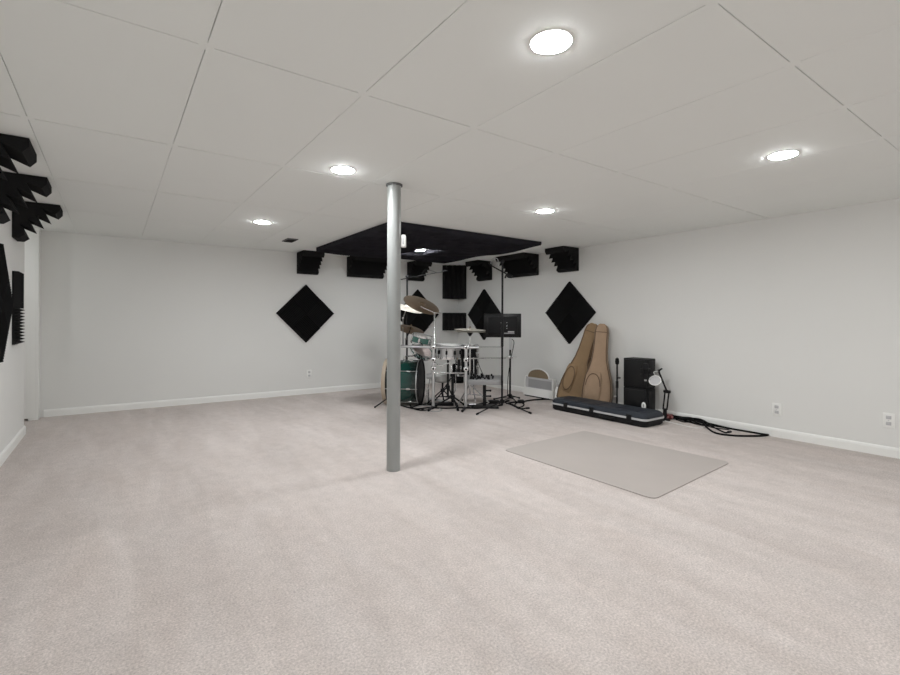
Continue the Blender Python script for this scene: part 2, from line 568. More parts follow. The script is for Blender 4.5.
# foam canopy on the ceiling above the drums: 7 x 7 wedge tiles sagging a little
can = thing('foam_canopy', 'big black foam canopy covering the ceiling above the drum kit', 'acoustic foam', (3.2, 5.05, CZ))
KX0, KX1, KY0, KY1, KN = 2.25, 4.37, 4.155, 6.30, 7
HX0, HX1, HY0, HY1 = 3.27, 3.58, 5.17, 5.80


def sag(x, y):
    v = noise.noise(Vector((x * 1.7, y * 1.7, 3.1)))
    return .050 + .030 * v


def canopy_tile(x0, x1, y0, y1, along_x):
    m = MB()
    bm = m.bm
    NR = 12
    n_seg = 4
    prof = []
    for k in range(NR):
        prof += [(k / NR, 0.0), ((k + .5) / NR, .016)]
    prof.append((1.0, 0.0))
    rows = []
    for u, hh in prof:
        row = []
        for s in range(n_seg + 1):
            v = s / n_seg
            x, y = (x0 + (x1 - x0) * v, y0 + (y1 - y0) * u) if along_x else (x0 + (x1 - x0) * u, y0 + (y1 - y0) * v)
            row.append(bm.verts.new((x, y, CZ - sag(x, y) - hh)))
        rows.append(row)
    tops = [[bm.verts.new((v.co.x, v.co.y, CZ - .002)) for v in r] for r in (rows[0], rows[-1])]
    for a, b in zip(rows[:-1], rows[1:]):
        for s in range(n_seg):
            bm.faces.new((a[s], a[s + 1], b[s + 1], b[s]))
    for s in range(n_seg):
        bm.faces.new((tops[0][s], tops[0][s + 1], rows[0][s + 1], rows[0][s]))
        bm.faces.new((tops[1][s], tops[1][s + 1], rows[-1][s + 1], rows[-1][s]))
        bm.faces.new((tops[0][s], tops[0][s + 1], tops[1][s + 1], tops[1][s]))
    for s in (0, n_seg):
        bm.faces.new([tops[0][s]] + [r[s] for r in rows] + [tops[1][s]])
    return m


def cells(x0, x1, y0, y1):
    """split a tile around the lamp cut-out"""
    if x1 <= HX0 or x0 >= HX1 or y1 <= HY0 or y0 >= HY1:
        return [(x0, x1, y0, y1)]
    out = []
    if x0 < HX0 - .01: out.append((x0, HX0, y0, y1))
    if x1 > HX1 + .01: out.append((HX1, x1, y0, y1))
    a, b = max(x0, HX0), min(x1, HX1)
    if y0 < HY0 - .01: out.append((a, b, y0, HY0))
    if y1 > HY1 + .01: out.append((a, b, HY1, y1))
    return out


for i in range(KN):
    for j in range(KN):
        x0 = KX0 + (KX1 - KX0) * i / KN; x1 = KX0 + (KX1 - KX0) * (i + 1) / KN
        y0 = KY0 + (KY1 - KY0) * j / KN; y1 = KY0 + (KY1 - KY0) * (j + 1) / KN
        for c in cells(x0, x1, y0, y1):
            canopy_tile(*c, (i + j) % 2 == 0).build('foam_tile', 'foamb', can, smooth=0)

# ------------------------------------------------------------------ outlets
def outlet(c, w, n, label, kind=2):
    c, w, n = Vector(c), Vector(w), Vector(n)
    t = thing('wall_outlet', label, 'outlet', c, 'white wall outlets')
    R = Matrix((w, n, UP)).transposed()
    MB().box(c + n * .004, (.075, .008, .118), R, bev=.003).build('cover_plate', 'white', t)
    for dz in (-.025, .025):
        MB().box(c + n * .009 + UP * dz, (.033, .004, .028), R, bev=.004).build('socket', 'lgrey', t)
    MB().rod(c + n * .008, c + n * .0105, .004).build('screw', 'steel', t)


outlet((2.378, YB, .30), (1, 0, 0), (0, -1, 0), 'small white outlet low on the back wall left of the pole')
outlet((XR, 1.848, .262), (0, 1, 0), (-1, 0, 0), 'white outlet low on the right wall above the looped cable')
outlet((XR, 1.052, .295), (0, 1, 0), (-1, 0, 0), 'white outlet low on the right wall at the photo edge')

# ------------------------------------------------------------------ floor mat
def rounded_quad(ps, r, n=6):
    out = []
    N = len(ps)
    for i in range(N):
        p, a, b = ps[i], ps[i - 1], ps[(i + 1) % N]
        p0 = p + (a - p).normalized() * r; p1 = p + (b - p).normalized() * r
        for k in range(n + 1):
            t_ = k / n
            out.append((1 - t_) ** 2 * p0 + 2 * t_ * (1 - t_) * p + t_ ** 2 * p1)
    return out


q = [Vector((2.69, 2.99, .002)), Vector((2.70, 1.625, .002)), Vector((3.90, 1.715, .002)), Vector((3.822, 3.05, .002))]
m = MB().prism(rounded_quad(q, .06), (0, 0, .0035)).build('floor_mat', 'matp', smooth=0)
tag(m, 'flat translucent grey-brown chair mat lying on the carpet', 'mat')

# ------------------------------------------------------------------ drum parts
def ring_torus(mb, c, axis, R, r, n=40):
    q_ = Vector(axis).normalized().to_track_quat('Z', 'Y')
    mb.tube([Vector(c) + q_ @ Vector((R * math.cos(2 * PI * k / n), R * math.sin(2 * PI * k / n), 0)) for k in range(n)], r, n=8, closed=True)
    return mb


def drum(name, label, c, axis, R, depth, shell, head, hoop, lugs=6, group='drums of the kit', hoop_r=.009, lug_mat='chrome', loc=None, phase=.3, hoop_in=None):
    """c = centre of the shell, axis towards the batter head"""
    c, axis = Vector(c), Vector(axis).normalized()
    q_ = axis.to_track_quat('Z', 'Y')
    t = thing(name, label, 'drum', loc if loc is not None else c - UP * 0, group)
    h = depth / 2
    MB().lathe([(R - .006, -h), (R, -h), (R, h), (R - .006, h), (R - .006, -h)], c, axis, 48).build('shell', shell, t)
    for s in (1, -1):
        MB().lathe([(0, h * s), (R * .96, h * s), (R + .002, (h - .012) * s), (R + .002, (h - .016) * s), (R * .95, (h - .004) * s), (0, (h - .004) * s)], c, axis, 48).build('drum_head', head, t)
        hm = MB()
        hm.lathe([(R + .003, (h - .016) * s), (R + .003 + hoop_r, (h - .016) * s), (R + .003 + hoop_r, (h + .012) * s), (R + .003, (h + .012) * s), (R + .003, (h - .016) * s)], c, axis, 48)
        hm.build('hoop', hoop, t)
    for k in range(lugs):
        a = 2 * PI * k / lugs + phase
        d = q_ @ Vector((math.cos(a), math.sin(a), 0))
        lm = MB()
        for s in ((1, -1) if depth > .2 else (0,)):
            p = c + axis * (h * .45 * s) + d * (R + .008)
            lm.box(p, (.022, .026, .05), Matrix((d, axis.cross(d), axis)).transposed(), bev=.006)
        lm.rod(c + axis * (h * .98) + d * (R + .014), c - axis * (h * .98) + d * (R + .014), .0035, n=6)
        lm.build('lug', lug_mat, t)
    return t


# bass drum, axis across the view, front hoop to the left
BD = at(404.5, 379.5, 6.2)
BD.z = .297
bax = cf(1, -.10, 0)
def burst_mat():
    m_, nt, b = new_mat('green_burst_lacquer')
    tc = nt.nodes.new('ShaderNodeTexCoord')
    dt = nt.nodes.new('ShaderNodeVectorMath'); dt.operation = 'DOT_PRODUCT'
    dt.inputs[1].default_value = tuple(bax)
    nt.links.new(tc.outputs['Object'], dt.inputs[0])
    ns = nt.nodes.new('ShaderNodeTexNoise'); ns.inputs['Scale'].default_value = 7; ns.inputs['Detail'].default_value = 5
    nt.links.new(tc.outputs['Object'], ns.inputs['Vector'])
    ad = nt.nodes.new('ShaderNodeMath'); ad.operation = 'MULTIPLY_ADD'
    ad.inputs[1].default_value = .08
    nt.links.new(ns.outputs['Fac'], ad.inputs[0]); nt.links.new(dt.outputs['Value'], ad.inputs[2])
    rp = nt.nodes.new('ShaderNodeValToRGB')
    mr_ = nt.nodes.new('ShaderNodeMapRange')
    mr_.inputs[1].default_value = -.17; mr_.inputs[2].default_value = .33
    nt.links.new(ad.outputs[0], mr_.inputs[0]); nt.links.new(mr_.outputs[0], rp.inputs[0])
    e = rp.color_ramp.elements
    e[0].position = 0; e[0].color = (.004, .012, .011, 1)
    e[1].position = 1; e[1].color = (.003, .004, .004, 1)
    for pos, c in ((.22, (.006, .030, .026, 1)), (.45, (.011, .062, .051, 1)), (.60, (.008, .042, .035, 1)), (.74, (.005, .014, .013, 1))):
        k = e.new(pos); k.color = c
    nt.links.new(rp.outputs[0], b.inputs['Base Color'])
    b.inputs['Roughness'].default_value = .22
    b.inputs['Coat Weight'].default_value = .3
    return m_


M['burst'] = burst_mat()
bd = drum('bass_drum', 'large glossy green bass drum behind the pole, wooden front hoop to the left', BD, bax, .278, .44, M['burst'], 'black', 'black',
          lugs=8, hoop_r=.012, loc=(BD.x, BD.y, 0), phase=.2)
MB().lathe([(.281, -.243), (.298, -.243), (.298, -.196), (.281, -.196), (.281, -.243)], BD, bax, 48).build('front_hoop', 'hoopw', bd)
MB().lathe([(.281, .196), (.294, .196), (.294, .206), (.281, .206), (.281, .196)], BD, bax, 48).build('rim_band', 'steel', bd)
for s in (-1, 1):
    base = BD - bax * .19 + Vector((-bax.y, bax.x, 0)) * (.2 * s) - UP * .2
    foot = base - bax * .12 + Vector((-bax.y, bax.x, 0)) * (.12 * s)
    foot.z = .012
    MB().rod(base, foot, .008).ball(foot, .012).build('spur', 'blackm', bd)
MB().rod(BD + UP * .285, BD + UP * .34, .02).build('mount_post', 'chrome', bd)

# rack toms
TOM1 = at(421.5, 339.5, 6.15)
t1_ = drum('rack_tom', 'small green rack tom tilted above the bass drum', TOM1, cf(.20, -.10, .95), .125, .105, 'greenl', 'head', 'chrome', lugs=6, hoop_r=.007)
TOM2 = at(421.5, 351.5, 6.38)
t2_ = drum('rack_tom', 'shallow pale-headed tom tilted just under the chrome rack bar', TOM2, cf(.42, -.42, .80), .145, .05, 'greenl', 'headp', 'chrome', lugs=6, hoop_r=.007)

MB().tube([TOM1 - UP * .03, TOM1 - FWD * .13 - UP * .03, at(423, 346.5, 5.955)], .009).build('mount_arm', 'chrome', t1_)
MB().tube([TOM2 + RIGHT * .02, TOM2 - UP * .06 - RIGHT * .06, Vector((BD.x, BD.y, BD.z + .33))], .009).build('mount_arm', 'chrome', t2_)

# snare & floor tom
SN = at(448, 351.3, 6.1)
drum('snare_drum', 'shallow chrome snare drum with white head left of the hi-hat', SN, cf(.03, -.05, 1), .165, .15, 'steel', 'head', 'chrome', lugs=10, lug_mat='blackm', hoop_r=.007)
FT = at(467.5, 360, 6.5)
ft = drum('floor_tom', 'black floor tom on three chrome legs behind the hi-hat stand', FT, (0, 0, 1), .14, .41, 'black', 'head', 'chrome', lugs=8, loc=(FT.x, FT.y, 0), hoop_r=.007)
for k in range(3):
    a = 2 * PI * k / 3 + .4
    d = Vector((math.cos(a), math.sin(a), 0))
    p = Vector((FT.x, FT.y, 0)) + d * .162
    MB().tube([p + UP * (FT.z + .05), p + UP * .14, p + UP * .08 + d * .03, p + d * .05 + UP * .012], .007).build('leg', 'chrome', ft)


# tripod stand helper
def tripod(parent, base, top_z, hub_z, spread, r, material, foot_m='rubber', rot=0.0, brace=True, dirs=None):
    b = Vector((base[0], base[1], 0))
    MB().rod(b + UP * (hub_z * .5), b + UP * top_z, r).build('pole', material, parent)
    MB().lathe([(0, hub_z - .025), (r + .012, hub_z - .025), (r + .014, hub_z + .02), (0, hub_z + .02)], b, n=16).build('collar', 'blackm' if material != 'chrome' else 'chrome', parent)
    for k in range(3):
        if dirs:
            e = Vector((dirs[k][0], dirs[k][1], .012))
        else:
            a = rot + 2 * PI * k / 3
            e = b + Vector((math.cos(a), math.sin(a), 0)) * spread + UP * .012
        s = b + UP * hub_z + (e - b).normalized() * .01
        lg = MB().rod(s, e, r * .62)
        if brace:
            lg.rod(b + UP * (hub_z * .5), s.lerp(e, .55), r * .4, n=8)
        l = lg.build('leg', material, parent)
        MB().rod(s.lerp(e, .94), e + (e - s).normalized() * .01, r * .95, n=10).build('rubber_foot', foot_m, l)


sb = Vector((SN.x, SN.y, 0))
ss = thing('snare_stand', 'black and chrome tripod stand carrying the snare drum', 'stand', sb)
tripod(ss, sb, SN.z - .11, .24, .22, .015, 'blackm', rot=.5)
for k in range(3):
    a = .2 + 2 * PI * k / 3
    d = Vector((math.cos(a), math.sin(a), 0))
    MB().tube([sb + UP * (SN.z - .115), sb + d * .12 + UP * (SN.z - .10), sb + d * .172 + UP * (SN.z - .086), sb + d * .186 + UP * (SN.z - .05)], .006).build('basket_arm', 'chrome', ss)

# drum rack
rk0 = at(401, 346.5, 6.05); rk1 = at(479, 346.5, 5.86)
zr = .765
rk0.z = rk1.z = zr
rack = thing('drum_rack', 'chrome tube drum rack with two posts and a long level bar', 'drum rack', (at(433, 400, 6.1).x, at(433, 400, 6.1).y, 0))
MB().tube(spline([rk0, Vector((at(433, 346, 5.90).x, at(433, 346, 5.90).y, zr)), Vector((at(455, 346, 5.86).x, at(455, 346, 5.86).y, zr)), rk1], 6), .017, n=14).build('crossbar', 'steel', rack)
for px in (433.5, 466):
    p = at(px, 346, 5.90 if px < 450 else 5.86)
    b = Vector((p.x, p.y, 0))
    pm = MB().rod(b + UP * .03, b + UP * .80, .0195, n=18)
    pm.build('post', 'steel', rack)
    MB().rod(b + RIGHT * -.05 + UP * .018 - FWD * .22, b + RIGHT * .02 + UP * .018 + FWD * .17, .016).build('foot_bar', 'blackm', rack)
    for z in (.765, .61, .50):
        MB().box(b + UP * z, (.058, .058, .046), Rz, bev=.008).build('clamp', 'chrome', rack)
        MB().rod(b + UP * z - FWD * .02, b + UP * z - FWD * .06, .006).ball(b + UP * z - FWD * .06, .012).build('wing_nut', 'blackm', rack)
p1 = at(466, 358.5, 5.86)
MB().rod(p1, at(506, 358, 6.15), .0085).build('side_arm', 'chrome', rack)
MB().rod(at(470, 347, 5.86), at(503, 347, 6.15), .006).build('side_arm', 'chrome', rack)
MB().rod(at(434, 373, 5.89), at(466, 373, 5.86), .0085).build('lower_bar', 'chrome', rack)
MB().tube([at(433.5, 362, 5.89), at(441, 366, 5.86), at(449, 363, 5.86), at(452, 370, 5.86)], .010).build('clamp_arm', 'chrome', rack)


# cymbals
def cymbal(label, c, nrm, R, material, cat='cymbal', bell=.05, group='cymbals of the drum kit', bow=.026):
    c, nrm = Vector(c), Vector(nrm).normalized()
    prof = [(0.006, .022), (bell * .35, .021), (bell * .75, .010), (bell, 0.0)]
    for k in range(1, 9):
        u = k / 8
        prof.append((bell + (R - bell) * u, -bow * u ** 1.5))
    th = .0016
    full = prof + [(r, h - th) for r, h in prof[::-1]]
    full.append(full[0])
    t = thing('cymbal', label, cat, c, group)
    MB().lathe(full, c, nrm, 56).build('plate', material, t)
    MB().rod(c + nrm * .020, c + nrm * .045, .014, .010).build('felt_washer', 'brown', t)
    return t


C1 = at(422, 303.5, 6.1)
N1 = cf(.32, .36, .88)
cymbal('largest bronze cymbal, tilted highest above the green tom', C1, N1, .243, 'bronze')
C2 = at(407, 306.5, 6.5)
N2 = cf(.27, -.17, .94)
cymbal('pale shining cymbal just below the largest bronze one', C2, N2, .225, 'brass')
C3 = at(410.5, 328, 6.3)
N3 = cf(.20, .32, .93)
cymbal('small bronze cymbal low beside the pole, above the green tom', C3, N3, .19, 'bronze')


def cymbal_arm(label, c, n, mid, clampp, material):
    t = thing('cymbal_stand', label, 'cymbal stand', clampp, 'stands holding the cymbals')
    c, n = Vector(c), Vector(n).normalized()
    MB().rod(c - n * .05, c + n * .06, .0045, n=8).build('rod', material, t)
    MB().rod(c - n * .045, mid, .007).build('boom', material, t)
    MB().ball(mid, .016).build('tilter', 'chrome', t)
    MB().rod(mid, clampp, .009).build('tube', material, t)
    return t


a1 = at(434.5, 312.5, 6.06)
b1 = at(434.5, 348, 5.90)
ca = cymbal_arm('thin chrome upright arm holding the largest bronze cymbal', C1, N1, a1, b1, 'chrome')
MB().rod(a1, at(441.5, 313.5, 6.04), .008).build('counterweight', 'chrome', ca)
cymbal_arm('dark cymbal arm beside the pole holding the pale cymbal', C2, N2, at(403, 318, 6.42), at(403, 346.5, 6.05), 'steel')
cymbal_arm('short dark cymbal arm holding the small low cymbal', C3, N3, at(406, 339, 6.24), at(406, 346.5, 6.04), 'blackm')

# hi-hat
hb = at(470, 331, 6.2)
hh = thing('hi_hat_stand', 'chrome hi-hat stand with tripod legs right of the snare', 'stand', (hb.x, hb.y, 0))
hbase = Vector((hb.x, hb.y, 0))
tripod(hh, hbase, .93, .26, .27, .012, 'chrome', rot=1.3)
MB().rod(hbase + UP * .9, hbase + UP * 1.10, .004, n=8).build('pull_rod', 'chrome', hh)
MB().lathe([(.004, .89), (.012, .895), (.042, .942), (.04, .952), (.004, .955)], hbase, n=16).build('seat_cup', 'blackm', hh)
MB().box(hbase - FWD * .17 + RIGHT * .02 + UP * .035, (.085, .26, .014), Rz @ Matrix.Rotation(-.12, 3, 'X'), bev=.004).build('pedal', 'steel', hh)
hc = hbase + UP * .968
for s, lab in ((1, 'upper hi-hat cymbal, pale bronze, left of the monitor'), (-1, 'lower hi-hat cymbal, turned upside down under the upper one')):
    cymbal(lab, hc + UP * (.009 * s), (UP + RIGHT * .03 - FWD * .05) * s, .205, 'brass', bell=.045, group='hi-hat cymbals', bow=.018)

# bass drum pedal
pb_ = BD + bax * .40
pb_.z = 0
pd = thing('bass_pedal', 'black and steel bass drum pedal on the floor right of the bass drum', 'drum pedal', pb_)
nrm_ = Vector((-bax.y, bax.x, 0))
Rb = Matrix((bax, nrm_, UP)).transposed()
MB().box(pb_ + UP * .008, (.28, .16, .014), Rb, bev=.004).build('base_plate', 'blackm', pd)
MB().box(pb_ + bax * .05 + UP * .06, (.24, .085, .014), Rb @ Matrix.Rotation(.18, 3, 'Y'), bev=.004).build('footboard', 'steel', pd)
for s in (-1, 1):
    MB().rod(pb_ - bax * .09 + nrm_ * .07 * s + UP * .012, pb_ - bax * .09 + nrm_ * .06 * s + UP * .21, .010).build('post', 'chrome', pd)
MB().rod(pb_ - bax * .09 + nrm_ * .075 + UP * .205, pb_ - bax * .09 - nrm_ * .075 + UP * .205, .009).build('axle', 'chrome', pd)
bt = MB().rod(pb_ - bax * .09 + UP * .2, pb_ - bax * .055 + UP * .37, .005).build('beater_rod', 'chrome', pd)
MB().rod(pb_ - bax * .105 + UP * .37, pb_ - bax * .005 + UP * .375, .036, n=20).build('beater', 'lgrey', bt)

# throne
th0 = at(442.5, 400, 6.3)
th0.z = 0
thr = thing('drum_throne', 'low round grey padded drum stool seen between the rack posts', 'stool', th0)
MB().lathe([(0, .285), (.125, .285), (.148, .30), (.155, .33), (.15, .365), (.12, .385), (0, .388)], th0, n=40).build('seat', 'seat', thr)
tripod(thr, th0, .288, .17, .22, .013, 'blackm', rot=.9)

# black padded bag hanging dark behind snare
bkp = at(458, 373.5, 6.55)
bk = thing('stick_bag', 'upright black stick bag hung on the floor tom below its head', 'bag', bkp - UP * .12)
MB().box(bkp, (.16, .06, .27), Rz, bev=.02, seg=3).build('body', 'rubber', bk)
MB().box(bkp - FWD * .033 - UP * .03, (.11, .016, .13), Rz, bev=.006).build('pocket', 'black', bk)
MB().tube(spline([bkp + UP * .115 - RIGHT * .04, bkp + UP * .155 - RIGHT * .02, bkp + UP * .155 + RIGHT * .02, bkp + UP * .115 + RIGHT * .04], 5), .006).build('strap', 'rubber', bk)

# folding black stand in front of the throne
kb = at(452.5, 405, 5.95)
kb.z = 0
ks = thing('percussion_stand', 'short black upright stand with angled strut in front of the stool', 'stand', kb)
tripod(ks, kb, .40, .14, .22, .018, 'blackm', rot=0.2, brace=False)
MB().rod(at(451, 378, 5.95), at(441.5, 392, 5.95), .007).build('strut', 'blackm', ks)
MB().rod(at(446, 385, 5.95), at(450.5, 391, 5.95), .006).build('link', 'blackm', ks)
MB().box(kb + UP * .415, (.06, .05, .05), Rz, bev=.01).build('holder', 'black', ks)

# ------------------------------------------------------------------ mixer on a post
mxp = at(484.5, 408, 6.0)
mxp.z = 0
mx = thing('mixing_console', 'small grey mixer topped with black knobs on a short black post', 'mixer', mxp)
MB().rod(mxp + UP * .01, mxp + UP * .30, .022).build('post', 'blackm', mx)
MB().box(mxp + UP * .012, (.34, .24, .022), Rz, bev=.006).build('base_plate', 'blackm', mx)
tilt = Rz @ Matrix.Rotation(.16, 3, 'X')
bdy = MB().box(mxp + UP * .345, (.45, .24, .065), tilt, bev=.008).build('body', 'grey', mx)
rk = random.Random(5)
for i in range(9):
    for j in range(3):
        pp = mxp + UP * .345 + tilt @ Vector((-.18 + .034 * i + rk.uniform(-.014, .014), -.07 + .065 * j + rk.uniform(-.02, .02), .030))
        up_ = tilt @ Vector((0, 0, 1))
        MB().rod(pp, pp + up_ * rk.uniform(.015, .045), rk.uniform(.010, .019), .010, n=8).build('knob', 'black', bdy)
for z in (.21, .14):
    MB().rod(mxp + UP * z, mxp + UP * z + RIGHT * .075, .010).ball(mxp + UP * z + RIGHT * .075, .014).build('clamp_knob', 'black', mx)

# ------------------------------------------------------------------ monitor and its stand
mc = at(502.5, 325.5, 6.45)
Rm = Rz @ Matrix.Rotation(-.10, 3, 'Z')
mn = Rm @ Vector((0, -1, 0))       # towards the viewer: the monitor shows its back
mr = Rm @ Vector((1, 0, 0))
mo = thing('monitor', 'flat black computer monitor seen from behind on a stand', 'monitor', mc - UP * .16)
MB().box(mc, (.505, .035, .325), Rm, bev=.008).build('casing', 'screen', mo)
MB().box(mc + mn * .024, (.40, .03, .24), Rm, bev=.012, seg=3).build('rear_cover', 'black', mo)
MB().box(mc + mn * .042 + mr * .02, (.10, .012, .10), Rm, bev=.003).build('mount_plate', 'blackm', mo)
for k in range(4):
    pp = mc + mn * .049 + mr * (.02 + .0375 * (1 if k % 2 else -1)) + UP * (.0375 * (1 if k > 1 else -1))
    MB().rod(pp, pp + mn * .004, .005, n=8).build('screw', 'steel', mo)
MB().box(mc + mn * .0415 + mr * .115 - UP * .085, (.085, .002, .016), Rm).build('sticker', 'lgrey', mo)
MB().box(mc + mn * .0415 + mr * .09 - UP * .105, (.14, .004, .014), Rm).build('port_row', 'grey', mo)
MB().box(mc - mn * .0185, (.485, .002, .30), Rm).build('screen', 'screen', mo)

sbp = at(510, 400, 6.5)
sbp.z = 0
ms = thing('monitor_stand', 'black and chrome upright stand holding the monitor', 'stand', sbp)
tripod(ms, sbp, mc.z - .05, .07, .22, .013, 'blackm', rot=.2)
MB().rod(Vector((sbp.x, sbp.y, mc.z - .03)), mc + mn * .045 + mr * .05, .014).build('mount_arm', 'steel', ms)
MB().rod(Vector((sbp.x, sbp.y, .70)), Vector((sbp.x, sbp.y, mc.z - .10)), .017).build('upper_tube', 'steel', ms)
MB().box(Vector((sbp.x, sbp.y, .60)), (.07, .05, .045), Rz, bev=.01).build('clamp', 'chrome', ms)
MB().rod(Vector((sbp.x, sbp.y, .60)) - RIGHT * .06, Vector((sbp.x, sbp.y, .60)) + RIGHT * .10, .006).build('clamp_screw', 'chrome', ms)

# ------------------------------------------------------------------ microphone stands
def microphone(parent, p, d, L=.15, r=.024):
    p, d = Vector(p), Vector(d).normalized()
    b = MB().rod(p, p + d * L, r * .45, r * .75).build('microphone_body', 'black', parent)
    MB().lathe([(r * .75, 0), (r, .012), (r, .035), (r * .7, .052), (0, .058)], p + d * L, d, 20).build('grille', 'blackm', b)


mb_ = at(502, 405, 5.85)
mb_.z = 0
st = thing('microphone_stand', 'tall black boom microphone stand standing in front of the monitor', 'microphone stand', mb_)
ztop = 1.83
legs = [on_z(477, 415), on_z(530.5, 414), on_z(512, 398)]
tripod(st, mb_, ztop, .10, .3, .0125, 'blackm', dirs=[(l.x, l.y) for l in legs], brace=False)
MB().rod(mb_ + UP * .78, mb_ + UP * 1.02, .017).build('clutch', 'blackm', st)
tp = mb_ + UP * ztop
MB().ball(tp, .024).rod(tp - FWD * .03, tp + FWD * .03, .016).build('boom_joint', 'blackm', st)
be0 = at(508.5, 275, 5.8); be1 = at(491, 265.5, 5.9)
MB().rod(be0, be1, .008).build('boom', 'blackm', st)
MB().rod(be0, be0 + (be0 - be1).normalized() * .05, .02).build('counterweight', 'blackm', st)
mic = MB().rod(be1, be1 + cf(-.3, .2, .5) * .05, .012)
mic.build('clip', 'black', st)
MB().tube(spline([be1, at(491.5, 260, 5.9), at(495, 257.8, 5.9), at(498, 260, 5.88), at(497.5, 266, 5.87)], 6), .004).build('cable_loop', 'lgrey', st)
MB().rod(at(507, 273.5, 5.82), at(505, 278, 5.82), .011).build('wing_nut', 'blackm', st)

ma = at(406.8, 395, 6.75)
ma.z = 0
st2 = thing('microphone_stand', 'black boom microphone stand rising behind the cymbals beside the pole', 'microphone stand', ma)
z2 = at(406.8, 276.5, 6.75).z
tripod(st2, ma, z2 + .01, .2, .27, .0125, 'blackm', rot=2.0)
tp2 = ma + UP * z2
MB().ball(tp2, .024).build('boom_joint', 'blackm', st2)
bA = at(398, 280, 6.75); bB = at(437, 272.5, 6.6)
MB().rod(bA, bB, .006).build('boom', 'rubber', st2)
microphone(st2, bB, (bB - bA), .10, .012)
MB().tube(spline([bB, at(425, 270, 6.66), at(420, 278, 6.68), at(412, 276, 6.72), tp2], 6), .0035).build('cable', 'rubber', st2)

m3 = on_x(617, 396, 4.90)
m3b = Vector((m3.x, m3.y, 0))
st3 = thing('microphone_stand', 'short straight black microphone stand between gig bag and black cabinet', 'microphone stand', m3b)
ztop3 = on_x(617, 364, 4.90).z
MB().lathe([(0, 0.001), (.11, .001), (.11, .014), (.03, .026), (0, .026)], m3b, n=32).build('base', 'blackm', st3)
MB().rod(m3b + UP * .02, m3b + UP * ztop3, .0105).build('pole', 'blackm', st3)
MB().rod(m3b + UP * .30, m3b + UP * .38, .016).rod(m3b + UP * .42 - RIGHT * .0, m3b + UP * .42 + RIGHT * .04, .009).build('clutch', 'blackm', st3)
MB().rod(m3b + UP * .20 - RIGHT * .01, m3b + UP * .20 - RIGHT * .035, .008).build('knob', 'steel', st3)
MB().lathe([(.008, 0), (.020, .012), (.024, .04), (.020, .075), (0, .088)], m3b + UP * (ztop3 - .01), n=20).build('microphone_head', 'rubber', st3)

